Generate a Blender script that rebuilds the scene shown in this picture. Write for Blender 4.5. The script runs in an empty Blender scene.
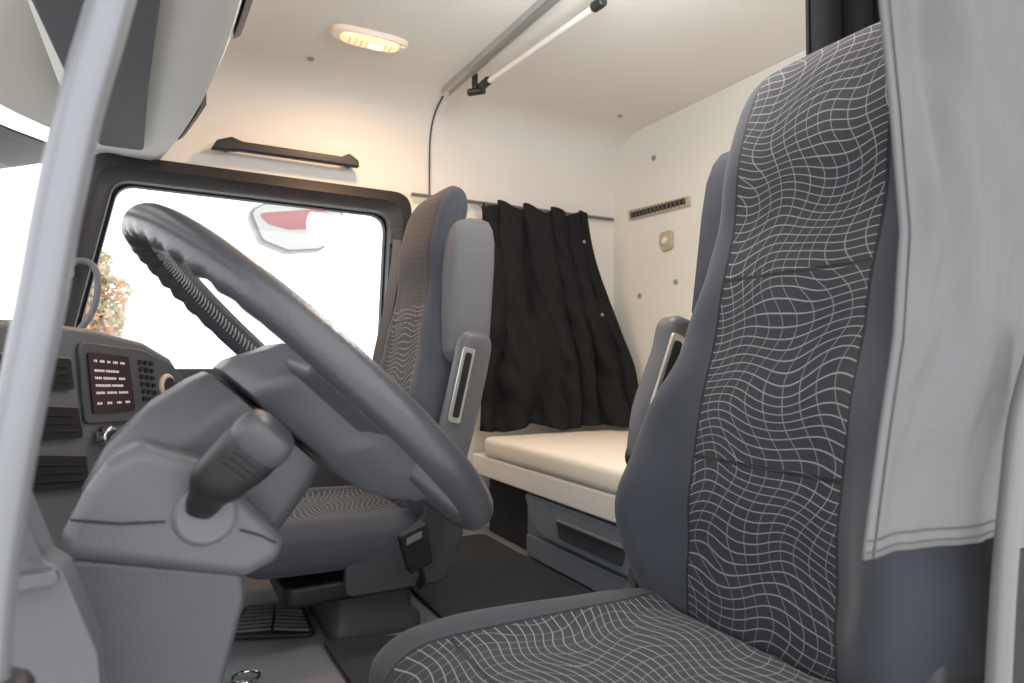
import bpy, bmesh, math, random
from mathutils import Vector, Matrix, noise
random.seed(4)
C = bpy.context.scene.collection
try:
    bpy.context.scene.view_settings.view_transform='Standard'
    bpy.context.scene.view_settings.gamma=1.09
except Exception: pass
V = Vector
def sm(a,b,x):
    t=max(0,min(1,(x-a)/(b-a))); return t*t*(3-2*t)
def lerp(a,b,t): return a+(b-a)*t
def interps(tab,x):
    if x<=tab[0][0]: return tab[0][1]
    for (x0,y0),(x1,y1) in zip(tab,tab[1:]):
        if x<=x1: return lerp(y0,y1,sm(0,1,(x-x0)/(x1-x0)))
    return tab[-1][1]
# ---------------------------------------------------------------- camera
F=650.0; CZ=0.65
cam=bpy.data.cameras.new('camera'); cam.lens=36*F/1024; cam.sensor_width=36; cam.clip_start=0.02
co=bpy.data.objects.new('camera',cam); C.objects.link(co)
co.location=(0,0,CZ); co.rotation_euler=(math.radians(90+1.63),0,math.radians(-28.2))
bpy.context.scene.camera=co
cam.dof.use_dof=True; cam.dof.focus_distance=1.25; cam.dof.aperture_fstop=8
RM=co.rotation_euler.to_matrix()
def W(px,py,Y=None,X=None,Z=None,D=None,plane=None):
    d=RM@V(((px-512)/F,(341.5-py)/F,-1)); o=V((0,0,CZ))
    if Y is not None: k=Y/d.y
    elif X is not None: k=X/d.x
    elif Z is not None: k=(Z-CZ)/d.z
    elif plane is not None: k=(plane[0]-o).dot(plane[1])/d.dot(plane[1])
    else: k=D
    return o+d*k
# ---------------------------------------------------------------- materials
def lin(c):
    return tuple((x/255/12.92 if x/255<=0.04045 else ((x/255+0.055)/1.055)**2.4) for x in c)+(1,)
class NT:
    def __init__(s,name):
        s.m=bpy.data.materials.new(name); s.m.use_nodes=True; s.t=s.m.node_tree; s.n=s.t.nodes; s.l=s.t.links
        s.b=s.n['Principled BSDF']; s.out=s.n['Material Output']
    def node(s,t,**k):
        n=s.n.new(t)
        for a,b in k.items(): setattr(n,a,b)
        return n
    def math(s,op,a,b=None,c=None):
        n=s.n.new('ShaderNodeMath'); n.operation=op
        for i,v in enumerate((a,b,c)):
            if v is None: continue
            if isinstance(v,(int,float)): n.inputs[i].default_value=v
            else: s.l.new(v,n.inputs[i])
        return n.outputs[0]
    def mix(s,f,a,b):
        n=s.n.new('ShaderNodeMix'); n.data_type='RGBA'
        for i,v in ((0,f),(6,a),(7,b)):
            if isinstance(v,(tuple,float,int)): n.inputs[i].default_value=v
            else: s.l.new(v,n.inputs[i])
        return n.outputs[2]
def mat(name,col,rough=.6,metal=0,var=.12,scale=30,bump=.15,bscale=400,spec=.4,bdist=.001,emit=None,estr=0,col2=None):
    t=NT(name); tc=t.node('ShaderNodeTexCoord')
    nz=t.node('ShaderNodeTexNoise'); nz.inputs['Scale'].default_value=scale; nz.inputs['Detail'].default_value=4
    t.l.new(tc.outputs['Object'],nz.inputs['Vector'])
    c=lin(col); a=tuple(x*(1-var) for x in c[:3])+(1,); b=tuple(min(1,x*(1+var)) for x in c[:3])+(1,)
    f=nz.outputs[0]
    if col2: b=lin(col2); f=t.math('GREATER_THAN',f,.5)
    t.l.new(t.mix(f,a,b),t.b.inputs['Base Color'])
    t.b.inputs['Roughness'].default_value=rough; t.b.inputs['Metallic'].default_value=metal
    t.b.inputs['Specular IOR Level'].default_value=spec
    if bump:
        n2=t.node('ShaderNodeTexNoise'); n2.inputs['Scale'].default_value=bscale; t.l.new(tc.outputs['Object'],n2.inputs['Vector'])
        bp=t.node('ShaderNodeBump'); bp.inputs['Strength'].default_value=bump; bp.inputs['Distance'].default_value=bdist
        t.l.new(n2.outputs[0],bp.inputs['Height']); t.l.new(bp.outputs[0],t.b.inputs['Normal'])
    if emit: 
        t.b.inputs['Emission Color'].default_value=lin(emit); t.b.inputs['Emission Strength'].default_value=estr
    return t.m
def fabric_mat(name,pw,seams=(),off=0.0,fade=None,base=(50,52,58),plain=(66,69,77)):
    t=NT(name); uv=t.node('ShaderNodeUVMap'); sp=t.node('ShaderNodeSeparateXYZ'); t.l.new(uv.outputs[0],sp.inputs[0])
    u,v=sp.outputs[0],sp.outputs[1]; M=t.math
    def sn(a,b,c=0):
        return M('SINE',M('ADD',M('ADD',M('MULTIPLY',u,a),M('MULTIPLY',v,b)),c))
    nw=t.node('ShaderNodeTexNoise'); nw.inputs['Scale'].default_value=11; nw.inputs['Detail'].default_value=0; t.l.new(uv.outputs[0],nw.inputs['Vector'])
    wob=M('SUBTRACT',nw.outputs[0],.5)
    h=M('ADD',M('ADD',M('ADD',M('MULTIPLY',v,74.),M('MULTIPLY',wob,2.0)),M('MULTIPLY',sn(40,7),.5)),M('ADD',M('MULTIPLY',sn(17,-16,1.),.7),M('MULTIPLY',sn(78,10,2.),.07)))
    g=M('ADD',M('ADD',M('MULTIPLY',u,44.),M('MULTIPLY',sn(5,32),.8)),M('ADD',M('MULTIPLY',wob,1.4),M('MULTIPLY',sn(18,10,.4),.4)))
    def line(x,w):
        d=M('SUBTRACT',.5,M('ABSOLUTE',M('SUBTRACT',M('FRACT',x),.5)))
        k=M('SUBTRACT',1.0,M('DIVIDE',d,w)); n=t.n.new('ShaderNodeClamp'); t.l.new(M('MULTIPLY',k,1.5),n.inputs[0]); return n.outputs[0]
    tc=t.node('ShaderNodeTexCoord')
    nz=t.node('ShaderNodeTexNoise'); nz.inputs['Scale'].default_value=11; t.l.new(uv.outputs[0],nz.inputs['Vector'])
    keep=t.node('ShaderNodeClamp'); t.l.new(M('MULTIPLY',M('SUBTRACT',nz.outputs[0],.42),5.),keep.inputs[0]); keep=keep.outputs[0]
    top=M('GREATER_THAN',v,.52)
    L=M('MAXIMUM',M('MULTIPLY',line(h,.080),.85),M('MULTIPLY',line(g,.050),M('MAXIMUM',M('MULTIPLY',keep,.65),M('MAXIMUM',M('MULTIPLY',top,.55),.4))))
    if fade: L=M('MULTIPLY',L,M('SUBTRACT',1.0,M('MULTIPLY',M('GREATER_THAN',v,fade),.85)))
    au=M('ABSOLUTE',M('ADD',u,off)); inside=M('LESS_THAN',au,pw)
    seam=M('LESS_THAN',M('ABSOLUTE',M('SUBTRACT',au,pw)),.0024)
    for s0 in seams:
        k=M('MULTIPLY',M('LESS_THAN',M('ABSOLUTE',M('SUBTRACT',v,s0)),.0028),inside); seam=M('MAXIMUM',seam,k)
    n2=t.node('ShaderNodeTexNoise'); n2.inputs['Scale'].default_value=700; t.l.new(tc.outputs['Object'],n2.inputs['Vector'])
    b0=t.mix(inside,lin(plain),lin(base)); 
    b1=t.mix(M('MULTIPLY',M('MULTIPLY',L,inside),.74),b0,lin((184,187,193)))
    b2=t.mix(M('MULTIPLY',seam,.85),b1,lin((24,24,27)))
    b3=t.mix(M('MULTIPLY',n2.outputs[0],.28),b2,(0.03,.032,.038,1))
    t.l.new(b3,t.b.inputs['Base Color']); t.b.inputs['Roughness'].default_value=.9; t.b.inputs['Specular IOR Level'].default_value=.15
    t.b.inputs['Sheen Weight'].default_value=.12
    bp=t.node('ShaderNodeBump'); bp.inputs['Distance'].default_value=.004; bp.inputs['Strength'].default_value=.5
    t.l.new(M('SUBTRACT',M('MULTIPLY',n2.outputs[0],.15),seam),bp.inputs['Height']); t.l.new(bp.outputs[0],t.b.inputs['Normal'])
    return t.m
def glass_mat():
    t=NT('window_glass'); tr=t.node('ShaderNodeBsdfTransparent'); gl=t.node('ShaderNodeBsdfGlossy'); gl.inputs['Roughness'].default_value=.02
    mx=t.node('ShaderNodeMixShader'); mx.inputs[0].default_value=.04
    t.l.new(tr.outputs[0],mx.inputs[1]); t.l.new(gl.outputs[0],mx.inputs[2]); t.l.new(mx.outputs[0],t.out.inputs[0]); return t.m
M={}
M['cream']=mat('cream_lining',(229,227,222),.8,var=.03,scale=3,bump=.3,bscale=300)
M['wall']=mat('cream_wall',(235,232,223),.75,var=.03,scale=3,bump=.3,bscale=300)
M['floor']=mat('grey_floor',(114,118,123),.6,var=.15,scale=14,bump=.4,bscale=200)
M['carpet']=mat('dark_carpet',(54,56,60),.95,var=.2,scale=60,bump=.8,bscale=600,spec=.1)
M['rubber']=mat('black_rubber',(40,40,42),.6,var=.15,bump=.4)
M['black']=mat('black_plastic',(30,30,32),.42,var=.1,bump=.25)
M['deep']=mat('vent_black',(12,12,13),.7,var=.1,bump=0)
M['frame']=mat('dark_frame',(32,32,35),.45,var=.1,bump=.25)
M['seatbase']=mat('seat_base_plastic',(58,60,64),.5,var=.08,bump=.3)
M['dgrey']=mat('dark_grey_plastic',(64,65,69),.42,var=.06,bump=.3,spec=.5)
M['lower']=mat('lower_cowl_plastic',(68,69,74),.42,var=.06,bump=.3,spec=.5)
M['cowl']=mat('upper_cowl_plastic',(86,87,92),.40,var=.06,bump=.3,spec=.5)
M['fascia']=mat('fascia_plastic',(84,85,89),.42,var=.06,bump=.3,spec=.5)
M['hubg']=mat('hub_plastic',(76,77,82),.38,var=.06,bump=.3,spec=.5)
M['mgrey']=mat('mid_grey_plastic',(102,103,107),.5,var=.05,bump=.4)
M['lgrey']=mat('light_grey_plastic',(146,146,148),.5,var=.05,bump=.3)
M['rim']=mat('rim_leather',(58,59,63),.30,var=.08,bump=.4,bscale=260,spec=.65)
M['silver']=mat('painted_metal',(130,131,136),.3,metal=.4,var=.03,bump=0)
M['barg']=mat('grey_painted_bar',(116,115,117),.4,metal=.2,var=.04,bump=0)
M['chrome']=mat('chrome',(200,200,200),.15,metal=1,var=.02,bump=0)
M['alu']=mat('aluminium',(190,190,186),.35,metal=.7,var=.05,bump=0)
M['white']=mat('white_tube',(232,231,228),.4,var=.02,bump=0)
M['curtain']=mat('black_cloth',(32,32,34),.9,var=.2,bump=.5,bscale=600,spec=.1)
M['gcurt']=mat('grey_cloth',(112,110,112),.9,var=.04,bump=.5,bscale=500,spec=.1)
M['hem']=mat('stitching',(78,76,77),.9,var=.1,bump=.3)
M['bed']=mat('mattress_cloth',(250,243,226),.9,var=.04,scale=8,bump=.5,bscale=200,spec=.1)
M['bedbase']=mat('bed_board',(246,241,232),.6,var=.03)
M['pillar']=mat('pillar_trim',(124,121,120),.6,var=.03)
M['locker']=mat('locker_plastic',(118,124,132),.5,var=.06,bump=.4)
M['lockdark']=mat('locker_recess',(66,70,76),.6,var=.06)
M['seatplain']=mat('seat_cloth',(64,67,75),.9,var=.12,scale=200,bump=.5,bscale=700,spec=.15)
M['seatlight']=mat('seat_cloth_light',(104,104,107),.9,var=.08,scale=200,bump=.5,bscale=700,spec=.15)
M['arm']=mat('armrest_plastic',(86,86,89),.45,var=.05,bump=.4)
M['shell']=mat('seat_shell',(74,73,76),.6,var=.08,bump=.4)
M['visor']=mat('visor_cloth',(80,82,87),.7,var=.06)
M['tint']=mat('tinted_visor',(26,32,38),.2,var=.1,bump=0)
M['belt']=mat('belt_webbing',(84,86,90),.7,var=.1,scale=200,bump=.5)
M['screen']=mat('screen',(26,20,25),.25,var=.05,bump=0,emit=(40,24,30),estr=.2)
M['glyph']=mat('screen_text',(225,205,208),.5,var=0,bump=0,emit=(235,210,214),estr=.3)
M['lens']=mat('lamp_lens',(255,225,185),.3,var=.02,bump=0,emit=(255,205,150),estr=.9)
M['bulb']=mat('lamp_bulb_glow',(255,245,225),.3,var=.02,bump=0,emit=(255,236,200),estr=5)
M['lensside']=mat('lamp_housing',(226,212,196),.4,var=.03,bump=0,emit=(255,205,160),estr=.15)
M['ground']=mat('yard_concrete',(200,200,198),.9,var=.1,scale=1)
M['red']=mat('red_plastic',(170,30,36),.4,var=.05,bump=0)
M['mirror']=mat('mirror_glass',(212,212,211),.4,metal=0,var=.03,bump=0)
M['mirrim']=mat('mirror_rim',(140,146,145),.4,var=.03,bump=0)
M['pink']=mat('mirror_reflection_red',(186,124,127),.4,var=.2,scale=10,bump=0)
M['leaf']=mat('autumn_leaves',(198,140,98),.8,var=.05,scale=3.5,bump=0,col2=(166,162,124))
M['bark']=mat('bark',(120,104,90),.9,var=.3)
M['beige']=mat('beige_plastic',(190,174,146),.5,var=.04)
M['glass']=glass_mat()
M['fab_back']=fabric_mat('wave_fabric_back',.120,(.25,.52),off=.011)
M['fab_back2']=fabric_mat('wave_fabric_back_passenger',.124,(.25,.52),fade=.56,base=(46,46,49))
M['fab_cush']=fabric_mat('wave_fabric_cushion',.160,(.36,))
# ---------------------------------------------------------------- object helpers
def tag(o,label=None,cat=None,group=None,kind=None):
    if label:o['label']=label
    if cat:o['category']=cat
    if group:o['group']=group
    if kind:o['kind']=kind
    return o
def thing(name,label,cat,loc,group=None):
    o=bpy.data.objects.new(name,None); C.objects.link(o); o.location=loc; o.empty_display_size=.05
    return tag(o,label,cat,group)
def obj(name,bm,m,parent=None,smooth=True,bevel=0,seg=3,sub=0,solid=0,label=None):
    bmesh.ops.recalc_face_normals(bm,faces=bm.faces)
    me=bpy.data.meshes.new(name); bm.to_mesh(me); bm.free()
    for mm in (m if isinstance(m,list) else [m]): me.materials.append(mm)
    o=bpy.data.objects.new(name,me); C.objects.link(o)
    if smooth:
        for p in me.polygons: p.use_smooth=True
    if parent is not None:
        o.parent=parent
        if parent.type=='EMPTY': o.matrix_parent_inverse=Matrix.Translation(-V(parent.location))
    if solid:
        md=o.modifiers.new('solid','SOLIDIFY'); md.thickness=solid; md.offset=0
    if bevel:
        md=o.modifiers.new('bevel','BEVEL'); md.width=bevel; md.segments=seg; md.limit_method='ANGLE'; md.angle_limit=math.radians(35)
        for p in me.polygons: p.use_smooth=True
        o.modifiers.new('wn','WEIGHTED_NORMAL')
    elif smooth:
        try: me.set_sharp_from_angle(angle=math.radians(40))
        except Exception: pass
    if label:o['label']=label
    return o
def nb(): return bmesh.new()
def add_box(bm,lo,hi,mtx=None):
    vs=[]
    for z in (lo[2],hi[2]):
        for x,y in ((lo[0],lo[1]),(hi[0],lo[1]),(hi[0],hi[1]),(lo[0],hi[1])):
            p=V((x,y,z)); vs.append(bm.verts.new(mtx@p if mtx else p))
    for f in ((0,1,2,3),(4,5,6,7),(0,1,5,4),(1,2,6,5),(2,3,7,6),(3,0,4,7)): bm.faces.new([vs[i] for i in f])
    return bm
def box(lo,hi,mtx=None): return add_box(nb(),lo,hi,mtx)
def add_prism(bm,pts,vec):
    vec=V(vec); a=[bm.verts.new(V(p)) for p in pts]; b=[bm.verts.new(V(p)+vec) for p in pts]; n=len(a)
    bm.faces.new(a); bm.faces.new(b[::-1])
    for i in range(n): bm.faces.new((a[i],a[(i+1)%n],b[(i+1)%n],b[i]))
    return bm
def prism(pts,vec): return add_prism(nb(),pts,vec)
def add_loft(bm,rings,cap=True,closed=True,loop=False,uvs=None):
    R=[[bm.verts.new(V(p)) for p in r] for r in rings]; n=len(R[0])
    uvl=bm.loops.layers.uv.verify() if uvs else None
    def face(ij):
        try: f=bm.faces.new([R[i][j] for i,j in ij])
        except ValueError: return
        if uvs:
            for lp,(i,j) in zip(f.loops,ij): lp[uvl].uv=uvs[i][j]
    m=len(R)
    for i in range(m if loop else m-1):
        for j in range(n if closed else n-1):
            face([(i,j),(i,(j+1)%n),((i+1)%m,(j+1)%n),((i+1)%m,j)])
    if cap and not loop:
        face([(0,j) for j in range(n)]); face([(m-1,j) for j in range(n)])
    return bm
def loft(rings,**k): return add_loft(nb(),rings,**k)
def catmull(pts,k=8,closed=False):
    pts=[V(p) for p in pts]; n=len(pts); out=[]
    for i in range(n if closed else n-1):
        g=lambda j: pts[j%n] if closed else pts[max(0,min(n-1,j))]
        p0,p1,p2,p3=g(i-1),g(i),g(i+1),g(i+2)
        for s in range(k):
            t=s/k
            out.append(.5*((2*p1)+(p2-p0)*t+(2*p0-5*p1+4*p2-p3)*t*t+(3*p1-p0-3*p2+p3)*t**3))
    if not closed: out.append(pts[-1])
    return out
def add_tube(bm,pts,r,n=14,closed=False,flat=1.0,up=None):
    pts=[V(p) for p in pts]; m=len(pts); rings=[]
    nrm=None
    for i in range(m):
        if closed: t=(pts[(i+1)%m]-pts[i-1])
        else: t=pts[min(m-1,i+1)]-pts[max(0,i-1)]
        t.normalize()
        if nrm is None:
            a=V(up) if up else (V((0,0,1)) if abs(t.z)<.9 else V((1,0,0)))
            nrm=(a-t*a.dot(t)).normalized()
        else: nrm=(nrm-t*nrm.dot(t)).normalized()
        b=t.cross(nrm); rr=r(i/(m-1)) if callable(r) else (r[i] if isinstance(r,list) else r)
        rings.append([pts[i]+nrm*(rr*flat*math.cos(2*math.pi*k/n))+b*(rr*math.sin(2*math.pi*k/n)) for k in range(n)])
    return add_loft(bm,rings,loop=closed)
def tube(pts,r,**k): return add_tube(nb(),pts,r,**k)
def add_cyl(bm,p0,p1,r0,r1=None,n=28,bev=0):
    p0,p1=V(p0),V(p1); r1=r0 if r1 is None else r1
    if bev:
        L=(p1-p0).length; d=(p1-p0)/L
        return add_tube(bm,[p0,p0+d*1e-4,p0+d*bev*.4,p0+d*bev,p1-d*bev,p1-d*bev*.4,p1-d*1e-4,p1],[r0-bev,r0-bev,r0-bev*.3,r0,r1,r1-bev*.3,r1-bev,r1-bev],n=n)
    return add_tube(bm,[p0,p1],[r0,r1],n=n)
def cyl(p0,p1,r0,r1=None,**k): return add_cyl(nb(),p0,p1,r0,r1,**k)
def rpoly(cs,rad,seg=8):
    out=[]; n=len(cs)
    for i in range(n):
        p=V(cs[i]); a=(V(cs[i-1])-p); b=(V(cs[(i+1)%n])-p); la,lb=a.length,b.length; a.normalize(); b.normalize()
        r=rad[i] if isinstance(rad,(list,tuple)) else rad
        ang=a.angle(b); t=min(r/math.tan(ang/2),la*.48,lb*.48); s=p+a*t; e=p+b*t
        for k in range(seg+1):
            q=k/seg; out.append((s*(1-q)**2+p*2*q*(1-q)+e*q*q))
    return out
def spow(x,p): return math.copysign(abs(x)**p,x)
def pad(org,dirv,nrm,L,wt,tf,tb,bol,n0,M_=64,nr=50,capr=.05,capb=.03,pu=.62,pn=.5,slope=.5):
    """upholstered pad: rings along dirv; u=across (Y) v=along"""
    org,dirv,nrm=V(org),V(dirv).normalized(),V(nrm).normalized(); rings=[];uvs=[]
    ts=[]
    for i in range(7): a=i/6*math.pi/2; ts.append((capb*(1-math.cos(a)),math.sin(a)))
    for i in range(1,nr): ts.append((lerp(capb,L-capr,i/nr),1))
    for i in range(0,12): a=i/11*math.pi/2; ts.append((L-capr+capr*math.sin(a),math.cos(a)))
    for t,q in ts:
        f=interps(tf,t)*max(q,.02); b=interps(tb,t)*max(q,.02); B=interps(bol,t)*q; c0=interps(n0,t)
        w=interps(wt,t)
        if q<1: w*=(1-(1-max(q,.02))**1.6*slope)
        r=[];uu=[]
        for k in range(M_):
            a=2*math.pi*k/M_; c,s=math.cos(a),math.sin(a)
            S=w*spow(c,pu); N=(f if s>0 else b)*spow(s,pn)
            if s>0: N+=B*sm(.48,.8,abs(S)/w)*(1-.6*sm(.85,1,abs(S)/w))
            r.append(org+dirv*t+V((0,1,0))*S+nrm*(N+c0)); uu.append((S if s>-.001 else (5+S),t))
        rings.append(r); uvs.append(uu)
    return loft(rings,uvs=uvs)
# ================================================================ SETTING
YW=2.30; XB=1.74; ZC=1.61
tag(obj('floor',box((-.62,.16,-.05),(XB,YW,0)),M['floor'],smooth=False),kind='structure')
tag(obj('ground',box((-25,-14,-1.36),(25,40,-1.3)),M['ground'],smooth=False),kind='structure')
prof=[(.14,1.50),(.25,1.57),(.5,ZC)]+[(y,ZC) for y in (.9,1.4,1.9,2.1)]+[(2.17,1.603),(2.225,1.58),(2.265,1.545),(2.29,1.49),(YW,1.43),(YW,1.35),(YW,1.255)]
xs=[-.30,0,.4,.876,.8765,1.3,XB]
bm=loft([[V((x,y,z)) for y,z in prof]+[V((x,y+.02*(y>2.2),z+.03)) for y,z in prof[::-1]] for x in xs])
tag(obj('ceiling',bm,M['cream']),kind='structure')
tag(obj('wall_back',box((XB,.14,0),(XB+.04,YW+.04,ZC+.03)),M['wall'],smooth=False),kind='structure')
bm=nb(); add_box(bm,(.79,YW,0),(XB,YW+.04,1.255))
tag(obj('wall_right',bm,M['wall'],smooth=False),kind='structure')
tag(obj('wall_left',box((.95,.10,0),(XB,.14,1.5)),M['wall'],smooth=False),kind='structure')
tag(obj('wall_front',box((-.66,.16,0),(-.62,YW,.62)),M['dgrey'],smooth=False),kind='structure')
tag(obj('trim_1',tube(catmull([(.876,2.292,1.26),(.876,2.293,1.38),(.876,2.288,1.48),(.876,2.262,1.54),(.876,2.22,1.575),(.876,2.16,1.60)],6),.0035,n=8),M['dgrey']),kind='structure')
# passenger door
dr=thing('door_1','dark framed passenger door with bright side window','door',(.3,2.3,0)); dr['kind']='structure'
def xz(l,y): return [V((x,y,z)) for x,z in l]
oc=[(-.20,1.266),(.795,1.258),(.77,.50),(-.38,.50)]; ic=[(-.136,1.190),(.715,1.180),(.69,.62),(-.255,.62)]
o_=rpoly(xz(oc,2.255),.07); i_=rpoly(xz(ic,2.255),.06)
o2=[p+V((0,.07,0)) for p in o_]; i1=[p+(V((.27,p.y,.9))-p)*(-.03) for p in i_]; i2=[p+V((0,.09,0)) for p in i_]
bm=loft([o2,o_,[a.lerp(b,.5)+V((0,-.018,0)) for a,b in zip(o_,i_)],i1,i_,i2],cap=False)
obj('window_frame',bm,M['frame'],dr)
gs=rpoly(xz([(-.065,1.15),(.665,1.14),(.65,.64),(-.17,.64)],2.30),.055); gs2=rpoly(xz(ic,2.30),.06)
obj('window_seal',loft([[p+V((0,.004,0)) for p in gs2],[p*.12+q*.88 for p,q in zip(gs,gs2)],[p*.12+q*.88+V((0,.03,0)) for p,q in zip(gs,gs2)]],cap=False),M['rubber'],dr)
obj('pane',prism([p+V((0,.02,0)) for p in gs2],(0,.004,0)),M['glass'],dr,smooth=False)
obj('door_panel',prism(xz([(-.40,0),(.78,0),(.765,.51),(-.38,.51)],2.27),(0,.05,0)),M['dgrey'],dr,smooth=False,bevel=.01)
# windscreen
wsr=thing('window_1','large curved windscreen','window',(-.6,1.2,.6)); wsr['kind']='structure'
def wsx(y): return -.66+.34*abs((y-1.22)/1.1)**3
rows=[]
for z,dx in ((.60,0),(.95,.08),(1.30,.15)):
    rows.append([V((wsx(y)+dx*.9,y,z)) for y in [.14+i*(2.16/20) for i in range(21)]])
obj('pane',loft(rows,cap=False,closed=False),M['glass'],wsr)
tag(obj('trim_2',tube([(-.21,2.29,1.27),(-.30,2.30,.95),(-.385,2.30,.55)],.018,n=10),M['frame']),kind='structure')
tag(obj('trim_3',tube([(-.30,.14,1.5),(-.42,.12,.95),(-.46,.12,.5)],.03,n=10),M['frame']),kind='structure')
rows=[]
for i in range(21):
    y=.14+i*(2.16/20); x=wsx(y)+.135
    rows.append([V((x,y,1.30)),V((x+.02,y,1.29)),V((x+.03,y,1.32)),V((x+.10,y,1.60)),V((x+.06,y,1.63)),V((x-.01,y,1.32))])
tag(obj('trim_5',loft(rows),M['cream']),kind='structure')
# world / lights
w=bpy.data.worlds.new('World'); bpy.context.scene.world=w; w.use_nodes=True
bg=w.node_tree.nodes['Background']; bg.inputs[0].default_value=(.975,.986,1,1); bg.inputs[1].default_value=2.5
ld=bpy.data.lights.new('cabin_lamp','AREA'); ld.energy=5.5; ld.color=(1,.56,.27); ld.size=.1
lo=bpy.data.objects.new('cabin_lamp_light',ld); C.objects.link(lo)
l2=bpy.data.lights.new('cabin_fill','POINT'); l2.energy=14; l2.color=(.98,.99,1); l2.shadow_soft_size=.12  # unseen fill light added to brighten the cab interior, no fixture behind it
lo2=bpy.data.objects.new('cabin_fill_light',l2); C.objects.link(lo2); lo2.location=(.80,1.0,1.40)
l3=bpy.data.lights.new('driver_cabin_lamp','AREA'); l3.energy=1.3; l3.color=(1,.54,.26); l3.size=.1
lo3=bpy.data.objects.new('driver_cabin_lamp_light',l3); C.objects.link(lo3); lo3.location=(.72,.72,1.57)
# ================================================================ HEADER CONSOLE + VISORS
hd=thing('overhead_console','cream overhead console above the windscreen with dark slots and folded visors','console',(-.2,1.2,1.3))
def hx(y): return .135*(1-((y-1.05)/1.25)**2)-.025
rings=[]
for i in range(19):
    y=.3+i*(2.0/18); xr=hx(y)
    rings.append([V((xr-.01,y,1.60)),V((xr+.012,y,1.42)),V((xr+.012,y,1.30)),V((xr,y,1.268)),V((xr-.03,y,1.258)),V((xr-.10,y,1.262)),V((-.19,y,1.275)),V((-.225,y,1.30)),V((-.24,y,1.35)),V((-.24,y,1.60))])
obj('housing',loft(rings),M['cream'],hd)
for y0,y1 in ((1.80,2.10),(1.12,1.38)):
    rr=[[V((hx(y)+a,y,z)) for a,z in ((.013,1.285),(.026,1.295),(.026,1.40),(.013,1.41))] for y in [y0+(y1-y0)*k/6 for k in range(7)]]
    obj('storage_slot',loft(rr),M['dgrey'],hd)
for y0,y1 in ((1.20,2.10),(.40,1.14)):
    pts=[V((-.205,y0,1.240)),V((hx(y0)-.120,y0,1.240)),V((hx((y0+y1)/2)-.118,(y0+y1)/2,1.240)),V((hx(y1)-.072,y1,1.240)),V((-.165,y1,1.240))]
    sv=obj('sun_visor',prism(rpoly(pts,.02,5),(0,0,.018)),M['visor'],hd,bevel=.006,label='slate grey folded sun visor')
    obj('hinge_rod',tube([(-.185,y0-.01,1.256),(-.165,y1+.01,1.256)],.006,n=10),M['black'],sv)
rr=[]
for i in range(21):
    y=.1+i*.115; x0=wsx(min(y,2.3))+.07
    rr.append([V((x0,y,1.275)),V((x0-.26,y,1.19)),V((x0-.26,y,1.185)),V((x0,y,1.268))])
tag(obj('exterior_sun_shade',loft(rr),M['tint']),'dark tinted sun shade outside above the windscreen','sun shade')
# ================================================================ GRAB HANDLES etc on the lining
gh=thing('grab_handle','black grab handle bar on the cream lining above the passenger window','handle',(.35,2.27,1.36))
obj('grip',prism([W(x,y,Y=2.235) for x,y in ((211,148),(217,139),(232,136),(243,141),(342,156),(350,153),(359,160),(360,167),(346,165),(240,150),(228,150))],(0,.028,0)),M['black'],gh,bevel=.006)
for x,y in ((226,144),(350,161)):
    p=W(x,y,Y=2.26); obj('end_mount',cyl(p,p+V((0,.04,0)),.016,bev=.003),M['black'],gh)
ph=[W(x,y,Y=2.2) for x,y in ((66,272),(74,262),(88,262),(97,274),(97,296),(90,316),(74,336))]
g=thing('pillar_handle','pale grey looped grab handle on the far windscreen pillar','handle',ph[0])
obj('loop',tube(catmull(ph,6),.009,n=12),M['mgrey'],g)
obj('foot',cyl(ph[0]+V((0,-.01,0)),ph[0]+V((.0,.05,.0)),.016,bev=.003),M['mgrey'],g)
# ceiling lamp
lp=thing('ceiling_lamp','lit oval ceiling lamp glowing warm','ceiling lamp',(.53,1.90,1.61))
lc=W(370,40,Z=1.60)
def oval(c,rx,ry,z,p=.6,n=40): return [V((c.x+rx*spow(math.cos(t),p),c.y+ry*spow(math.sin(t),p),z)) for t in [2*math.pi*i/n for i in range(n)]]
obj('housing',loft([oval(lc,.115,.042,1.612),oval(lc,.115,.042,1.604),oval(lc,.108,.037,1.596)]),M['lensside'],lp)
ln=obj('lens',loft([oval(lc,.088,.031,1.598),oval(lc,.084,.029,1.588),oval(lc,.066,.021,1.583)]),M['lens'],lp)
for k in range(8):
    x=lc.x-.062+k*.0175
    if k in (4,5): continue
    obj('lens_rib',tube([(x,lc.y-.022,1.5835),(x,lc.y,1.582),(x,lc.y+.022,1.5835)],.0018,n=6),M['lensside'],ln)
obj('bulb_glow',loft([oval(lc+V((.016,0,0)),.026,.014,1.584,1),oval(lc+V((.016,0,0)),.024,.013,1.581,1)]),M['bulb'],ln)
obj('switch_button',loft([oval(V((lc.x+.097,lc.y,0)),.009,.018,1.598),oval(V((lc.x+.097,lc.y,0)),.008,.016,1.591)]),M['white'],lp)
lo.location=(lc.x,lc.y,1.575)
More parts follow.
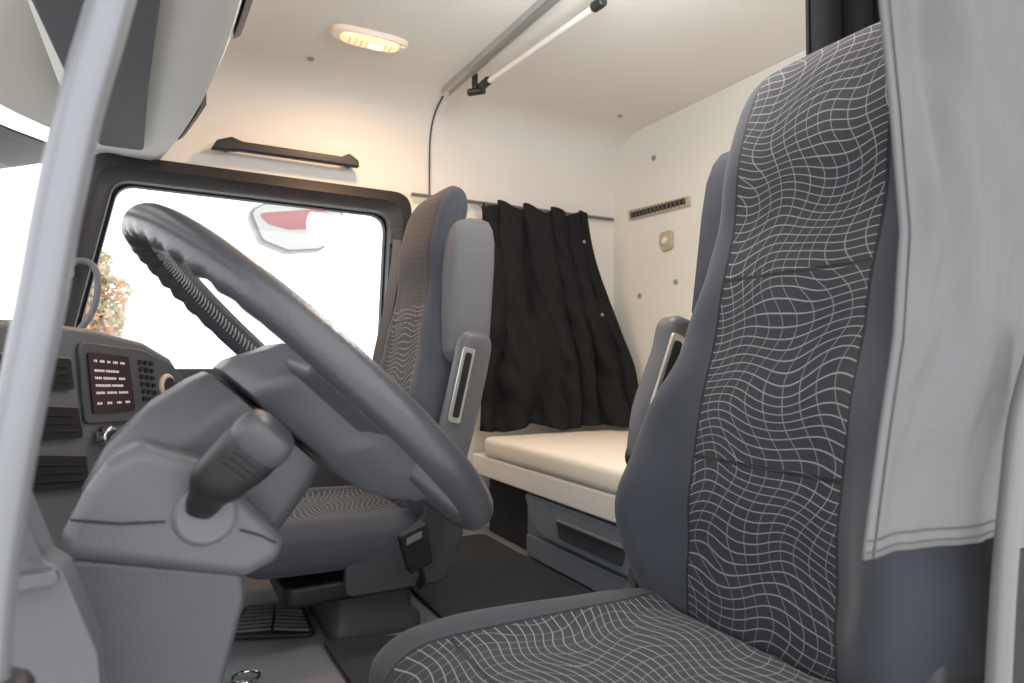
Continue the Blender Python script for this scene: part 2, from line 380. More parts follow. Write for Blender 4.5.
# rail & strut
rl=thing('ceiling_rail','flat aluminium rail running across the ceiling','rail',(.9,1.8,1.6))
ra=W(446,92,Z=1.60); rb=ra+V((.03,-1.5,0)); 
bm=nb()
for off,wd,z0 in ((-.014,.005,1.588),(.014,.005,1.588),(0,.033,1.600)):
    add_prism(bm,[ra+V((off-wd/2,0,z0-1.60)),ra+V((off+wd/2,0,z0-1.60)),rb+V((off+wd/2,0,z0-1.60)),rb+V((off-wd/2,0,z0-1.60))],(0,0,.012))
obj('channel',bm,M['alu'],rl,smooth=False)
sa=W(482,86,Z=1.55); sb=W(596,6,Z=1.55)
st=thing('bunk_strut','white support rod with black end clips hanging under the ceiling','rod',sa)
obj('rod',tube([sa,sb],.0085,n=14),M['white'],st)
obj('clip',cyl(sb-(sb-sa).normalized()*.01,sb+(sb-sa).normalized()*.03,.014,bev=.004),M['black'],st)
bm=nb(); add_cyl(bm,sa+V((0,.02,0)),sa-V((0,.05,0)),.014,bev=.004); add_cyl(bm,sa+V((-.012,.03,-.01)),sa+V((-.012,.03,.05)),.010,bev=.003); add_cyl(bm,sa+V((-.03,.045,-.012)),sa+V((.01,.0,-.012)),.012,bev=.003)
obj('hinge_clip',bm,M['black'],st)
for i,(x,y,l) in enumerate(((311,59,'small grey press stud in the ceiling beside the lamp'),(620,116,'small grey press stud in the ceiling near the back wall'),(448,88,'small grey press stud at the end of the ceiling rail'))):
    p=W(x,y,Z=1.607)
    tag(obj('press_stud',cyl(p+V((0,0,.005)),p-V((0,0,.004)),.010,bev=.002),M['lgrey']),l,'press stud')
# back wall fittings
va=[W(x,y,X=XB-.002) for x,y in ((629,211),(690,196),(691,206),(630,221))]
vt=thing('air_vent','narrow slotted air vent on the back wall','vent',va[0])
obj('vent_frame',prism(rpoly(va,.006,4),(-.008,0,0)),M['beige'],vt,bevel=.002)
c_=sum(va,V())/4
obj('slot',prism([c_+(p-c_)*.9+V((-.009,0,(c_.z-p.z)*.35)) for p in va],(-.001,0,0)),M['black'],vt,smooth=False)
for k in range(14):
    p=va[0].lerp(va[1],.08+k*.065); q=va[3].lerp(va[2],.08+k*.065)
    obj('fin',prism([p+V((-.010,0,-.004)),p+V((-.010,-.004,-.004)),q+V((-.010,-.004,.004)),q+V((-.010,0,.004))],(-.002,0,0)),M['mgrey'],vt,smooth=False)
p=W(668,241,X=XB)
kn=thing('wall_socket','beige socket on the back wall under the vent','socket',p)
def yz(c,l,x): return [V((x,c.y+a,c.z+b)) for a,b in l]
obj('rim',prism(rpoly(yz(p,((-.036,-.034),(.02,-.042),(.038,-.01),(.034,.036),(-.034,.038)),XB),.018,5),(-.016,0,0)),M['beige'],kn,bevel=.005)
obj('cap',cyl(p+V((-.015,0,0)),p+V((-.022,0,0)),.015,bev=.003),M['cream'],kn)
for x,y,l in ((654,158,'small grey fixing cap high on the back wall above the vent'),(676,282,'small grey fixing cap low on the back wall below the socket'),(640,296,'small grey fixing cap on the back wall close to the black curtain')):
    p=W(x,y,X=XB); tag(obj('fixing_cap',cyl(p+V((.002,0,0)),p+V((-.006,0,0)),.011,bev=.002),M['lgrey']),l,'cap')
# ================================================================ CURTAINS
cr=thing('curtain_rail','thin grey curtain rail along the side wall above the black curtain','rail',(.8,2.27,1.27))
obj('track',tube([(.80,2.275,1.262),(1.72,2.275,1.262)],.007,n=8),M['mgrey'],cr)
def cloth(fn,nx,nz):
    return loft([[fn(i/nx,j/nz) for i in range(nx+1)] for j in range(nz+1)],cap=False,closed=False)
def bc(u,t): # t 0 top .. 1 bottom
    x0=1.05; x1=lerp(1.53,1.722,sm(0,1,t)**.9) ; x=lerp(x0,x1,u)
    n1=noise.noise(V((u*4.5+t*1.8,t*2.6,0))); n2=noise.noise(V((u*13-t*5,t*7,4)))
    amp=(.010+.010*t)*(1+1.1*n1); ph=u*2*math.pi*5.5+2.2*math.sin(u*7)+2.8*t*math.sin(u*7+1.4)+4.0*n1*t
    y=2.205+amp*math.sin(ph)-.02*t-.11*u*t*t+.065*n1*(.2+.8*t)+.034*n2*(.2+.8*t)
    z=lerp(1.25,.388,t)-.016*math.sin(u*25)*(1-t)**4+.022*noise.noise(V((u*5,0,9)))*t
    return V((min(1.728,x+.012*math.cos(ph)+.014*n2),min(y,2.262),max(z,.379)))
ct=thing('black_curtain','black cloth curtain gathered over the side window beside the bunk','curtain',(1.35,2.22,.38))
obj('cloth',cloth(bc,170,80),M['curtain'],ct,solid=.003)
for k in range(9):
    u=.04+k*.115; p=bc(u,0); obj('hook',tube([p+V((0,0,-.01)),V((p.x,2.275,1.262))],.0025,n=6),M['mgrey'],ct)
for u,t in ((.90,.14),(.90,.32),(.89,.48)):
    p=bc(u,t); obj('snap_button',cyl(p+V((0,-.008,0)),p+V((0,.004,0)),.006,bev=.001),M['lgrey'],ct)
def bc2(u,t):
    x=lerp(1.12,1.36,u); ph=u*2*math.pi*4
    return V((x+.01*math.cos(ph),lerp(.85,.74,u)+.016*math.sin(ph),lerp(1.60,1.16,t)))
tag(obj('gathered_curtain',cloth(bc2,60,12),M['curtain'],solid=.003),'black curtain gathered high behind the driver seat headrest','curtain')
# near driver curtain
YC=.27
L_=[W(x,y,Y=YC) for x,y in ((872,-420),(874,-100),(880,0),(891,110),(901,230),(894,340),(879,440),(863,560))]
R_=[W(x,y,Y=YC-.02) for x,y in ((1300,-420),(1300,-100),(1280,0),(1240,110),(1200,230),(1160,310),(1100,360),(1050,405),(1036,440),(1026,480),(1022,566))]
Lt=sorted([(p.z,p.x) for p in L_]); Rt=sorted([(p.z,p.x) for p in R_])
zt=L_[0].z; zb=L_[-1].z
def lint(tab,x):
    if x<=tab[0][0]: return tab[0][1]
    for (x0,y0),(x1,y1) in zip(tab,tab[1:]):
        if x<=x1: return lerp(y0,y1,(x-x0)/(x1-x0))
    return tab[-1][1]
def gc(u,t):
    z=lerp(zt,zb,t)
    xl=lint(Lt,z); xr=interps(Rt,z)
    z+= -.003*u*t**8
    x=lerp(xl,xr,u)
    tt=(z-zb)/.5
    wx=(x-xl)/.15
    ed=sm(0,.22,wx)
    k=math.exp(-((wx-.38-.05*tt)/.085)**2)*sm(.02,.7,tt)
    y=YC+.011*k-.006*math.exp(-((wx-.22)/.06)**2)*sm(.05,.8,tt)-.005*math.exp(-((wx-.62)/.09)**2)*sm(0,.3,tt)+ed*(.003*math.sin(wx*6+tt*2.2)+.002*math.sin(tt*9+wx*4)-.004*wx)
    y+=ed*(.006*noise.noise(V((wx*3.5+tt*2,tt*5,2)))+.0025*noise.noise(V((wx*9-tt*6,tt*11,7))))
    return V((x,y,z))
dc=thing('door_curtain','pale grey cloth curtain hanging in the open driver doorway','curtain',(.5,YC,.51))
obj('cloth',cloth(gc,150,120),M['gcurt'],dc,solid=.0025)
for hh,nm in ((.012,'hem'),(.0045,'hem_edge')):
    th=1-hh/(zt-zb)
    obj(nm,tube([gc(i/90,th)+V((0,-.002,0)) for i in range(91)],.0006,n=6),M['hem'],dc)
obj('side_seam',tube([gc(.0,i/90)+V((.008,-.002,0)) for i in range(91)],.0006,n=6),M['hem'],dc)
# ================================================================ BED + LOCKER
bd=thing('bunk_bed','cream mattress on a deep cream board bunk across the back of the cab','bed',(1.4,1.3,.24))
def rr_ring(y,x0,x1,z0,z1,r): 
    return [V((p.x,y,p.z)) for p in rpoly([V((x0,0,z0)),V((x1,0,z0)),V((x1,0,z1)),V((x0,0,z1))],r,5)]
ring=[]
for y,q in ((.24,.02),(.245,.01),(.26,0),(2.15,0),(2.17,.01),(2.18,.03)): ring.append(rr_ring(y,1.040+q,1.715-q,.296+q*.5,.368-q*.8,.022))
obj('mattress',loft(ring),M['bed'],bd)
obj('board',box((1.045,.22,.222),(1.73,2.27,.295)),M['bedbase'],bd,smooth=False,bevel=.006)
lk=thing('storage_locker','blue-grey storage locker with recessed pull under the bunk','locker',(1.4,1.2,0))
LX=1.075
obj('body',box((LX,.24,0),(1.70,1.90,.220)),M['locker'],lk,smooth=False,bevel=.008)
obj('drawer_front',prism(rpoly([V((LX,1.88,.212)),V((LX,1.05,.212)),V((LX,1.05,.095)),V((LX,1.74,.095)),V((LX,1.82,.115))],.01,4),(-.022,0,0)),M['locker'],lk,bevel=.004)
obj('lower_panel',prism(rpoly([V((LX,1.88,.08)),V((LX,1.05,.08)),V((LX,1.05,.01)),V((LX,1.88,.01))],.01,4),(-.014,0,0)),M['locker'],lk,bevel=.004)
obj('pull_recess',prism(rpoly([V((LX-.023,1.68,.165)),V((LX-.023,1.34,.165)),V((LX-.023,1.36,.115)),V((LX-.023,1.66,.115))],.012,4),(-.002,0,0)),M['lockdark'],lk)
obj('pull_lip',tube([(LX-.024,1.67,.166),(LX-.032,1.62,.170),(LX-.032,1.40,.170),(LX-.024,1.35,.166)],.006,n=8),M['mgrey'],lk)
tag(obj('side_box',box((1.10,1.92,0),(1.72,2.24,.22)),M['carpet'],smooth=False,bevel=.01),'dark box filling the corner under the far end of the bunk','box')
tag(obj('carpet',prism(rpoly([V((.62,.9,0)),V((1.05,.9,0)),V((1.05,2.18,0)),V((.62,2.18,0))],.03,4),(0,0,.012)),M['carpet'],bevel=.003),'dark carpet on the floor between the passenger seat and the bunk locker','carpet')
# ================================================================ SEATS
def seat(label,hx_,Yc,hz,rec,inb,tower_x,tower_y,tower_z,arm_pts,bmat,bl,fm_,cl=.47,aw=.036,tbot=.42):
    s=thing('truck_seat',label,'seat',(hx_-.25,Yc,0),'pair of cab seats')
    r=math.radians(rec); dv=V((math.sin(r),0,math.cos(r))); nf=V((-math.cos(r),0,math.sin(r)))
    hz0=V((hx_+.05,Yc,hz-.05))
    back=pad(hz0,dv,nf,.89,[(0,.22),(.06,.243),(.15,.262),(.26,.248),(.42,.20),(.55,.175),(.66,.162),(.78,.157),(.9,.145)],
      [(0,.055),(.5,.055),(.62,.05),(.9,.045)],[(0,.06),(.5,.06),(.9,.05)],[(0,.02),(.14,.06),(.30,.03),(.45,.012),(.6,.004),(.9,0)],
      [(0,-.015),(.1,0),(.2,.014),(.3,.014),(.45,0),(.6,-.004),(.72,.006),(.9,-.012)],capr=.075,capb=.03,slope=.42)
    obj('backrest',back,fm_,s)
    cd=V((-1,0,.01)).normalized(); cn=V((.01,0,1))
    cu=pad(V((hx_+.02,Yc,hz-.062)),cd,cn,cl,[(0,.22),(.1,.24),(.3,.252),(.44,.25),(.5,.24)],[(0,.05),(.35,.052),(.44,.05),(.5,.045)],[(0,.07),(.5,.06)],
      [(0,.018),(.3,.02),(.5,.006)],[(0,0),(.3,.0),(.42,.0),(.5,-.015)],capr=.07,capb=.03,slope=.22)
    obj('cushion',cu,M['fab_cush'],s)
    zc=hz-.13
    obj('seat_pan',prism(rpoly([V((hx_+.05,Yc-.22,zc-.05)),V((hx_-cl+.12,Yc-.22,zc-.05)),V((hx_-cl+.12,Yc+.22,zc-.05)),V((hx_+.05,Yc+.22,zc-.05))],.04,5),(0,0,.045)),M['black'],s,bevel=.01)
    obj('pedestal',loft([rpoly([V((hx_+a,Yc-b,z)),V((hx_-.20+c,Yc-b,z)),V((hx_-.20+c,Yc+b,z)),V((hx_+a,Yc+b,z))],.03,4) for a,b,c,z in ((.02,.20,.0,.0),(.02,.20,.0,.03),(.0,.19,.01,.05),(.0,.19,.01,zc-.06),(.0,.19,0,zc-.05))]),M['seatbase'],s)
    for sg in (-1,1):
        y0=Yc+sg*.215
        if sg==inb:
            pts=[V((hx_+.11,y0,hz+.16)),V((hx_+.04,y0,hz+.15)),V((hx_-.00,y0,hz-.02)),V((hx_-.18,y0,hz-.09)),V((hx_-.18,y0,hz-.17)),V((hx_+.06,y0,hz-.17)),V((hx_+.11,y0,hz-.06))]
        else:
            pts=[V((hx_+.12,y0,hz+.20)),V((hx_+.06,y0,hz+.19)),V((hx_-.00,y0,hz-.00)),V((hx_-.18,y0,hz-.09)),V((hx_-.18,y0,hz-.17)),V((hx_+.06,y0,hz-.17)),V((hx_+.09,y0,hz-.06))]
        obj('side_cover',prism(rpoly(pts,.025,5),(0,sg*(.024 if sg==inb else .03),0)),M['seatbase'] if sg==inb else M['shell'],s,bevel=.006 if sg==inb else .010)
    yt=Yc+inb*tower_y; tr=[]
    for z,q in ((tbot-.035,.3),(tbot-.02,.08),(tbot,0),(.50,.0),(.60,.0),(.66,.04),(.695,.16),(.715,.34),(.722,.65)):
        z=z+hz+tower_z
        dx=tower_x+(z-hz-.35)*math.tan(r)*.8
        cs=[V((dx-.065*(1-q),yt-.055*(1-q*.7),z)),V((dx+.06*(1-q),yt-.05*(1-q*.7),z)),V((dx+.06*(1-q),yt+.05*(1-q*.7),z)),V((dx-.065*(1-q),yt+.055*(1-q*.7),z))]
        tr.append(rpoly(cs,.035*(1-q*.6),5))
    obj('shoulder_bolster',loft(tr),bmat,s,label=bl)
    ya=Yc+inb*.285
    A=[V((x,ya,z)) for x,z in arm_pts]; P=catmull(A,6); n=len(P); rings=[]
    for i,p in enumerate(P):
        t=(P[min(n-1,i+1)]-P[max(0,i-1)]).normalized(); sd=V((-t.z,0,t.x))
        q=i/(n-1); wv=aw*(1 if q<.80 else math.sqrt(max(0.02,1-((q-.80)/.2)**2))) *lerp(.8,1,sm(0,.4,q)); th=.026*(1 if q<.86 else math.sqrt(max(0.04,1-((q-.86)/.14)**2)))
        rings.append([p+sd*(wv*spow(math.cos(a),.6))+V((0,1,0))*(th*spow(math.sin(a),.6)) for a in [2*math.pi*k/24 for k in range(24)]])
    ar=obj('armrest',loft(rings),M['arm'],s)
    m0,m1=P[int(n*.36)],P[int(n*.78)]; t=(m1-m0).normalized(); sd=V((-t.z,0,t.x))
    m0=m0+sd*(aw-.021); m1=m1+sd*(aw-.021)
    yy=-.030
    for mt,nm,ww,e in ((M['alu'],'latch_plate',.015,0),(M['deep'],'latch_button',.008,.012)):
        c0=m0+t*e; c1=m1-t*e; o=V((0,yy-(.003 if e else 0),0))
        obj(nm,prism(rpoly([c0-sd*ww+o,c0+sd*ww+o,c1+sd*ww+o,c1-sd*ww+o],.006,4),(0,.006,0)),mt,ar)
    obj('armrest_pivot',cyl(V((A[0].x,ya+inb*.02,A[0].z)),V((A[0].x,Yc+inb*.19,A[0].z)),.03,bev=.006),M['black'],s)
    return s
seat('driver seat with white wave-patterned cloth, large in the right foreground',.665,.615,.30,10.5,1,.90,.238,.02,[(.745,.48),(.765,.56),(.81,.66),(.825,.73)],M['seatplain'],'plain blue-grey shoulder bolster',M['fab_back'],cl=.45)
seat('smaller passenger seat with wave-patterned cloth beside the far window',.545,1.71,.285,5,-1,.675,.180,.005,[(.585,.34),(.605,.45),(.63,.55),(.655,.66),(.665,.72)],M['seatlight'],'plain light grey shoulder bolster',M['fab_back2'],cl=.43,aw=.043,tbot=.39)
# buckles
b0=W(414,546,Y=1.34); bk=thing('belt_buckle','black seat belt buckle beside the passenger seat cushion','buckle',b0)
t=V((.35,0,-1)).normalized(); sd=V((1,0,.35)).normalized()
obj('housing',prism(rpoly([b0-sd*.034+V((0,0,.034)),b0+sd*.034+V((0,0,.034)),b0+sd*.028+t*.055,b0-sd*.028+t*.055],.007,4),(0,.024,0)),M['deep'],bk,bevel=.003)
obj('release_button',prism([b0-sd*.018+V((0,-.002,.024)),b0+sd*.018+V((0,-.002,.024)),b0+sd*.018+V((0,-.002,.010)),b0-sd*.018+V((0,-.002,.010))],(0,.004,0)),M['mgrey'],bk,smooth=False)
obj('stem',tube([b0+t*.045+V((0,.011,0)),b0+t*.085+V((0,.02,0)),b0+t*.115+V((0,.07,0))],.013,n=10,flat=.5),M['black'],bk)
sp=[W(398,240,Y=2.24),W(396,262,Y=2.24),W(388,310,Y=2.22),W(378,356,Y=2.2),W(370,420,Y=2.2),W(370,640,Y=2.22)]
sb_=thing('seat_belt','dark seat belt strap hanging from the far door pillar','seat belt',sp[-1])
obj('strap',tube(sp,.018,n=8,flat=.12,up=(0,1,0)),M['belt'],sb_)
obj('guide_loop',prism(rpoly([sp[0]+V((-.03,0,-.02)),sp[0]+V((.03,0,-.02)),sp[0]+V((.02,0,.05)),sp[0]+V((-.02,0,.05))],.01,4),(0,.02,0)),M['black'],sb_,bevel=.004)
# belt reel + grab bar near bottom right
re=thing('belt_reel','grey belt reel cover behind the driver seat','belt reel',W(955,640,X=.84))
obj('cover',prism(rpoly([W(x,y,X=.835) for x,y in ((915,510),(1030,495),(1030,622),(960,642),(915,630))],.012,5),(.08,0,0)),M['lgrey'],re,bevel=.010)
obj('lower_bracket',prism(rpoly([W(x,y,X=.845) for x,y in ((900,644),(1030,624),(1030,790),(880,790))],.01,4),(.08,0,0)),M['black'],re,bevel=.006)
gp=[W(x,y,Y=.24) for x,y in ((1046,330),(1034,365),(1020,420),(1011,500),(1004,580),(998,690),(994,800))]
gb=thing('door_grab_bar','pale grey grab bar at the rear edge of the driver doorway','grab bar',gp[-1])
obj('bar',tube(catmull(gp,6),.0075,n=18),M['barg'],gb)
obj('mount',cyl(gp[-1]-V((0,0,.02)),gp[-1]+V((0,0,.02)),.014,bev=.004),M['black'],gb)
tag(obj('trim_4',prism([W(1008,400,Y=.30),W(1100,380,Y=.30),W(1120,548,Y=.30),W(1008,548,Y=.30)],(0,.004,0)),M['pillar'],smooth=False),kind='structure')
tag(obj('trim_6',prism([W(1012,549,Y=.30),W(1120,549,Y=.30),W(1120,860,Y=.30),W(1012,860,Y=.30)],(0,.004,0)),M['black'],smooth=False),kind='structure')
# front grab pole
fp=[W(x,y,Y=.33) for x,y in ((142,-160),(126,-60),(106,20),(80,110),(58,210),(40,310),(22,400),(5,490),(-11,600),(-22,760))]
fg=thing('front_grab_pole','thick silver grab pole at the front edge of the driver doorway','grab pole',fp[-1])
obj('pole',tube(catmull(fp,6),.0088,n=22),M['silver'],fg)
obj('mount',cyl(fp[-1]-V((0,0,.02)),fp[-1]+V((0,0,.03)),.018,bev=.004),M['black'],fg)
# ================================================================ DASH CONSOLE
PA=V((-.152,1.0,.65)); nrm=V((.845,-.535,0)).normalized(); e1=V((.535,.845,0)).normalized()
PL=(PA,nrm)
dash=thing('dashboard','dark grey dashboard with display, keypad and air vents facing the driver','dashboard',(-.2,1.4,.3))
def onp(l,c=0): return [W(x,y,plane=PL)+nrm*c for x,y in l]
obj('fascia',prism(onp([(-60,318),(30,320),(95,329),(145,342),(172,358),(187,382),(184,420),(196,470),(205,600),(-60,640)]),-nrm*.24),M['fascia'],dash,smooth=False,bevel=.010)
obj('body',box((-.58,1.36,.20),(-.08,2.24,.64)),M['dgrey'],dash,smooth=False,bevel=.03)
obj('bezel',prism(rpoly(onp([(75,341),(140,350),(170,365),(184,385),(180,406),(160,420),(82,424)],.0),.012,5),nrm*.006),M['dgrey'],dash,bevel=.002)
ds=obj('display',prism(rpoly(onp([(82,352),(123,357),(130,410),(88,413)],.006),.004,4),nrm*.003),M['screen'],dash)
q=[W(x,y,plane=PL)+nrm*.0098 for x,y in ((85,356),(122,360),(127,407),(90,410))]
def dq(u,v): return q[0].lerp(q[1],u).lerp(q[3].lerp(q[2],u),v)
rows_=((.06,((.05,.15),(.2,.34),(.4,.5),(.56,.7),(.76,.9))),(.24,((.04,.3),(.34,.72))),(.38,((.04,.2),(.25,.62),(.68,.85))),(.52,((.04,.42),(.47,.8))),(.66,((.04,.27),(.32,.6),(.64,.9))),(.86,((.04,.18),(.3,.44),(.56,.7),(.8,.94))))
bm=nb()
for v,segs in rows_:
    for a,b in segs:
        k=a
        while k<b-.02:
            add_prism(bm,[dq(k,v),dq(k+.022,v),dq(k+.022,v+.045),dq(k,v+.045)],nrm*.0006); k+=.045
obj('screen_text',bm,M['glyph'],ds,smooth=False)
for r_ in range(6):
    for c in range(3):
        p=W(135.5+c*5.6+r_*.9,362+r_*7.3+c*.8,plane=PL)+nrm*.006
        obj('key',prism([p-e1*.0035-V((0,0,.0035)),p+e1*.0035-V((0,0,.0035)),p+e1*.0035+V((0,0,.0035)),p-e1*.0035+V((0,0,.0035))],nrm*.003),M['deep'],dash,smooth=False)
for (x,y,r1,mt,nm,hh) in ((162,385,.019,'beige','dial',.008),(98,436,.014,'chrome','dial',.018)):
    p=W(x,y,plane=PL)+nrm*.004
    dl=obj(nm,cyl(p,p+nrm*hh,r1,bev=.003),M[mt],dash); obj('dial_cap',cyl(p+nrm*(hh-.002),p+nrm*(hh+.003),r1*.68,bev=.001),M['black'],dl)
for cs in (((-10,354),(64,359),(68,388),(-10,391)),((-10,404),(72,408),(77,437),(-10,442)),((-10,455),(80,456),(84,487),(-10,494))):
    P4=onp(cs,.001); cen=sum(P4,V())/4
    outp=[cen+(p-cen)+ (p-cen).normalized()*.006 for p in P4]
    vo=obj('air_vent',prism(rpoly(outp,.006,4),nrm*.007),M['lower'],dash,bevel=.002)
    obj('vent_opening',prism(rpoly([p+nrm*.0072 for p in P4],.003,4),nrm*.0008),M['deep'],vo,smooth=False)
    for k in range(3):
        a=P4[0].lerp(P4[3],.25+k*.25); b=P4[1].lerp(P4[2],.25+k*.25); a,b=a.lerp(b,.06),a.lerp(b,.94)
        obj('louvre',prism([a+nrm*.008,b+nrm*.008,b+nrm*.008+V((0,0,-.0012)),a+nrm*.008+V((0,0,-.0012))],nrm*.002),M['black'],vo,smooth=False)
for k in range(3):
    p=W(108+k*11,448-k*2,plane=PL); obj('switch',prism(rpoly([p-e1*.008-V((0,0,.011)),p+e1*.008-V((0,0,.011)),p+e1*.008+V((0,0,.011)),p-e1*.008+V((0,0,.011))],.003,3),nrm*.007),M['black'],dash)
# near lower dash side
ls=thing('knee_panel','grey lower dash panel at the left edge beside the steering column','panel',V((-.15,.46,0)))
kp_=[W(x,y,Y=.45) for x,y in ((-60,560),(0,530),(10,496),(20,498),(46,562),(62,570),(98,655),(106,760))]
kp_+=[V((kp_[-1].x+.01,.45,0)),V((kp_[0].x,.45,0))]
obj('panel',prism(rpoly(kp_,.008,4),(0,.035,0)),M['cowl'],ls,bevel=.008)
obj('grille',prism(rpoly([W(x,y,Y=.447) for x,y in ((14,512),(22,510),(44,560),(34,564),(20,552))],.003,3),(0,.01,0)),M['dgrey'],ls)
obj('ledge',prism(rpoly([W(x,y,Y=.44) for x,y in ((-20,582),(55,572),(60,584),(-20,598))],.003,3),(0,.02,0)),M['cowl'],ls,bevel=.002)
# ================================================================ STEERING COLUMN
SC=V((.134,.672,.628)); al=math.radians(47)
sn_=V((math.cos(al),0,math.sin(al))); su=V((-math.sin(al),0,math.cos(al))); sy=V((0,1,0))
def S(a,b,c): return SC+sy*a+su*b+sn_*c
col=thing('steering_column','grey steering column shroud under the wheel','steering column',V((.0,.66,0)))
lo_=[W(x,y,Y=.560) for x,y in ((62,556),(244,572),(246,600),(222,690),(200,800))]
lo_+=[V((lo_[-1].x-.02,.560,0)),V((lo_[-1].x-.12,.560,0))]+[W(76,660,Y=.560)]
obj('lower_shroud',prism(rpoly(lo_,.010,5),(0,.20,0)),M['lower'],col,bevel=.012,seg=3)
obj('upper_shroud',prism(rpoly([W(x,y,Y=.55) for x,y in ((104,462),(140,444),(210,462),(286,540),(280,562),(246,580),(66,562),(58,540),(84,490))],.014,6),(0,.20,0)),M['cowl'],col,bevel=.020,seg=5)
sm1=[W(x,y,Y=.5485) for x,y in ((70,520),(120,524),(165,522))]; sm2=[W(x,y,Y=.5485) for x,y in ((240,530),(262,536),(276,543))]
obj('parting_seam',tube(sm1,.0009,n=6),M['frame'],col); obj('parting_seam',tube(sm2,.0009,n=6),M['frame'],col)
def cring(c,w0,lo,hi,r=.022): return [S(p.x,p.y,c) for p in rpoly([V((-w0,lo,0)),V((w0,lo,0)),V((w0*1.0,hi*.62,0)),V((w0*.70,hi,0)),V((-w0*.70,hi,0)),V((-w0*1.0,hi*.62,0))],r,5)]
obj('column_collar',loft([cring(-.205,.062,-.05,.066),cring(-.19,.074,-.06,.084),cring(-.155,.080,-.06,.095),cring(-.11,.084,-.055,.094),cring(-.075,.086,-.05,.086),cring(-.060,.084,-.045,.080),cring(-.057,.066,-.035,.066)]),M['dgrey'],col)
bp_=W(205,514,Y=.555)
obj('stalk_boss',cyl(bp_+V((0,.05,0)),bp_+V((0,-.010,0)),.029,.023,bev=.004),M['mgrey'],col)
s0=W(200,510,Y=.545); s1=W(217,482,Y=.52); s2=W(262,440,Y=.50)
P=catmull([s0,s1,s1.lerp(s2,.6),s2],8); n=len(P); rings=[]
for i,p in enumerate(P):
    t=(P[min(n-1,i+1)]-P[max(0,i-1)]).normalized(); sd=t.cross(V((0,1,0))).normalized(); ob=t.cross(sd)
    q=i/(n-1); wv=interps([(0,.010),(.15,.013),(.38,.020),(.7,.022),(.95,.021),(1,.018)],q); th=wv*.72
    rings.append([p+sd*(wv*spow(math.cos(a),.75))+ob*(th*spow(math.sin(a),.75)) for a in [2*math.pi*k/32 for k in range(32)]])
stk=obj('stalk',loft(rings),M['black'],col)
tt=(s2-s1).normalized(); sd=tt.cross(V((0,1,0))).normalized(); ob=tt.cross(sd).normalized()
if ob.y>0: ob=-ob
cap=[]
for d,f in ((-.008,.98),(-.004,1.06),(.006,1.04),(.012,.92),(.015,.7),(.016,.4)):
    cap.append([s2+tt*d+sd*(.021*f*spow(math.cos(a),.75))+ob*(.0155*f*spow(math.sin(a),.75)) for a in [2*math.pi*k/32 for k in range(32)]])
obj('stalk_cap',loft(cap),M['dgrey'],stk,label='lighter grey end cap')
def pb(c,hw,hl,d0,d1): return prism(rpoly([c-sd*hw-tt*hl+ob*d0,c+sd*hw-tt*hl+ob*d0,c+sd*hw*.9+tt*hl+ob*d0,c-sd*hw*.9+tt*hl+ob*d0],.006,5),ob*(d1-d0))
for k in range(3):
    obj('ridge',pb(s1.lerp(s2,.48+k*.12),.010,.0012,.012,.0165),M['frame'],stk)
# ================================================================ STEERING WHEEL
swh=thing('steering_wheel','large dark grey truck steering wheel with stitched leather rim','steering wheel',SC)
R=.209; N=160; rings=[]
for i in range(N):
    t=2*math.pi*i/N; rad=sy*math.cos(t)+su*math.sin(t); r0=.0145
    rr=[]
    for k in range(20):
        a=2*math.pi*k/20; ff=r0
        inner=max(0,-math.cos(a)*.5-math.sin(a)*.8)
        ww=max(0,1-abs(t-math.pi/2)/1.2)
        ff+=.0022*inner*math.sin(t*48)*min(1,ww*3)
        rr.append(SC+rad*(R+ff*math.cos(a))+sn_*(ff*1.12*math.sin(a)))
    rings.append(rr)
rim=obj('rim',loft(rings,loop=True),M['rim'],swh)
bm=nb()
for i in range(88):
    t=math.radians(-30+i*1.7); rad=sy*math.cos(t)+su*math.sin(t); tg=(-sy*math.sin(t)+su*math.cos(t))
    p=SC+rad*(R-.0153)
    for sg in (-1,1): add_tube(bm,[p+sn_*.005*sg+rad*.001+tg*.003*sg,p-rad*.001],.0008,n=5)
obj('stitching',bm,M['lgrey'],rim)
def hring(c,w,lo,hi):
    cs=[V((-w*.72,lo,0)),V((w*.72,lo,0)),V((w,lo*.38,0)),V((w,hi*.55,0)),V((w*.6,hi,0)),V((-w*.6,hi,0)),V((-w,hi*.55,0)),V((-w,lo*.38,0))]
    return [S(p.x,p.y,c) for p in rpoly(cs,.022,5)]
obj('hub',loft([hring(-.054,.074,-.075,.060),hring(-.051,.088,-.095,.076),hring(-.040,.098,-.120,.075),hring(-.026,.104,-.142,.068),hring(-.012,.108,-.156,.060),hring(-.0,.106,-.155,.055),hring(.004,.094,-.142,.045)]),M['hubg'],swh)
def plate(pts,c0,c1):
    return prism(rpoly([S(a,b,c0) for a,b in pts],.014,5),sn_*(c1-c0))
for sg in (-1,1):
    obj('spoke',plate([(sg*.08,.048),(sg*.15,.036),(sg*.206,.046),(sg*.206,-.036),(sg*.15,-.040),(sg*.08,-.05)],-.018,.006),M['dgrey'],swh,bevel=.009,seg=4)
    obj('spoke',plate([(sg*.02,-.10),(sg*.085,-.095),(sg*.125,-.160),(sg*.10,-.182),(sg*.06,-.196),(sg*.02,-.15)],-.018,.004),M['dgrey'],swh,bevel=.009,seg=4)
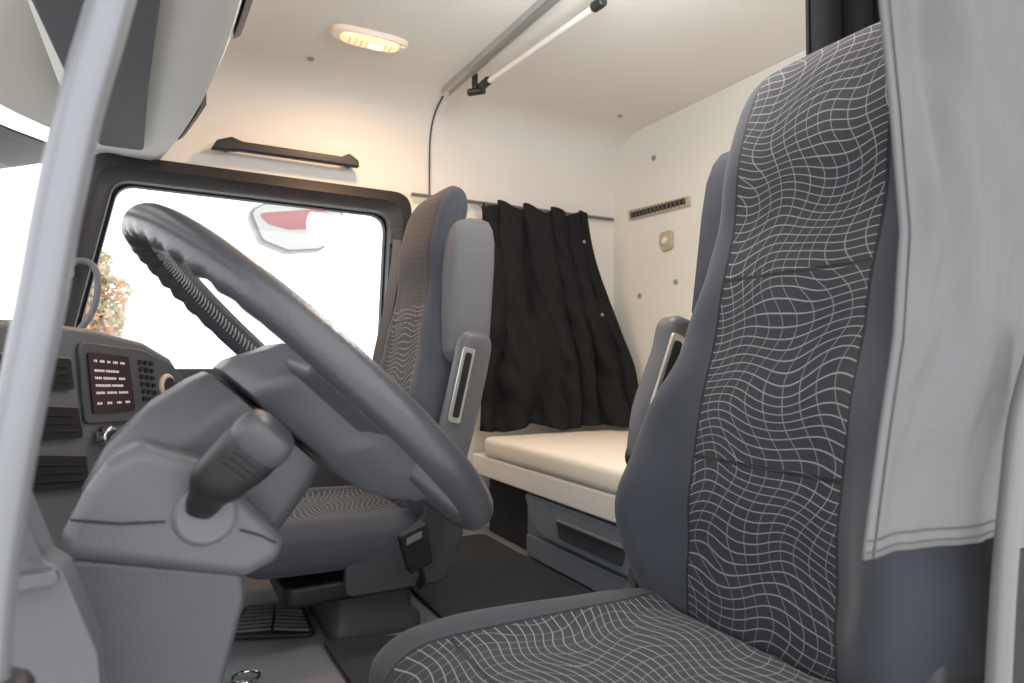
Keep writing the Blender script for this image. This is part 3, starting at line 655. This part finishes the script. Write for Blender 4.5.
# ================================================================ FLOOR MATS
fm=thing('rubber_mat','black ribbed rubber mat in the passenger footwell','floor mat',(.1,1.75,0))
mc=[W(x,y,Z=.006) for x,y in ((226,640),(316,637),(303,608),(246,608))]
obj('mat',prism(rpoly(mc,.02,4),(0,0,.008)),M['rubber'],fm,bevel=.003)
bm=nb()
for k in range(7):
    v=.1+k*.125
    for h in (0,1):
        a=mc[0].lerp(mc[3],v); b=mc[1].lerp(mc[2],v); L0=a.lerp(b,.06+.46*h); L1=a.lerp(b,.48+.46*h)
        off=(mc[3]-mc[0])*.07
        p,qq=(L0+off,L1) if h else (L0,L1+off)
        add_tube(bm,[p+V((0,0,.008)),qq+V((0,0,.008))],.005,n=6)
obj('ribs',bm,M['mgrey'],fm)
mc=[W(x,y,Z=.006) for x,y in ((322,642),(470,634),(520,760),(400,760))]
tag(obj('floor_mat',prism(rpoly(mc,.02,4),(0,0,.008)),M['carpet'],bevel=.003),'dark carpet mat between the two seats','floor mat')
kp=W(246,678,Z=.012); kr=thing('key_ring','small chrome ring with red tag lying on the floor','key ring',kp)
obj('ring',tube([kp+V((.025*math.cos(t),.025*math.sin(t),.002)) for t in [2*math.pi*i/24 for i in range(24)]],.0035,n=8,closed=True),M['chrome'],kr)
obj('tag',prism(rpoly([kp+V((-.03,-.02,-.01)),kp+V((-.06,-.03,-.01)),kp+V((-.07,0,-.01)),kp+V((-.035,.01,-.01))],.005,3),(0,0,.006)),M['red'],kr)
# ================================================================ OUTSIDE
mo=[W(x,y,Y=2.95) for x,y in ((247,210),(262,203),(327,205),(348,213),(341,233),(322,250),(288,252),(260,241))]
mr=thing('wing_mirror','grey rimmed kerb mirror outside the passenger window','mirror',mo[0])
cc=sum(mo,V())/8; mm=rpoly(mo,.05,5)
obj('housing',prism(mm,(0,.10,0)),M['mirrim'],mr,bevel=.012)
obj('mirror_glass',prism([cc+(p-cc)*.92+V((0,-.004,0)) for p in mm],(0,.004,0)),M['mirror'],mr)
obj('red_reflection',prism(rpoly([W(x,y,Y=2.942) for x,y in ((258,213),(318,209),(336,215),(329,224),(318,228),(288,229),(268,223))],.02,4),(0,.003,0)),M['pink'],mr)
obj('bracket',tube([cc+V((0,.08,.05)),cc+V((0,.03,.3)),cc+V((0,-.5,.42))],.015,n=10),M['black'],mr)
tb=V((-.80,9.5,-1.3)); tr=thing('autumn_tree','small tree with orange autumn leaves outside beyond the window','tree',tb)
obj('trunk',tube([tb,tb+V((.05,0,1.2)),tb+V((0,0,2.4))],[.09,.07,.03],n=10),M['bark'],tr)
bm=nb()
for i in range(5000):
    th_=random.uniform(0,2*math.pi); rr_=random.random()**.7*.38
    dx,dz=rr_*math.cos(th_),rr_*2.4*math.sin(th_); nn=noise.noise(V((dx*5,dz*4,1)))
    p=V((dx*(1+.6*nn),random.gauss(0,.2),dz*(1+.3*nn)))+tb+V((0,0,2.45))
    a=V((random.uniform(-1,1),random.uniform(-1,1),random.uniform(-1,1))).normalized()*.034; b=a.orthogonal().normalized()*.028
    vs=[bm.verts.new(p+x) for x in (a,b,-a,-b)]; bm.faces.new(vs)
obj('leaves',bm,M['leaf'],tr,smooth=False)
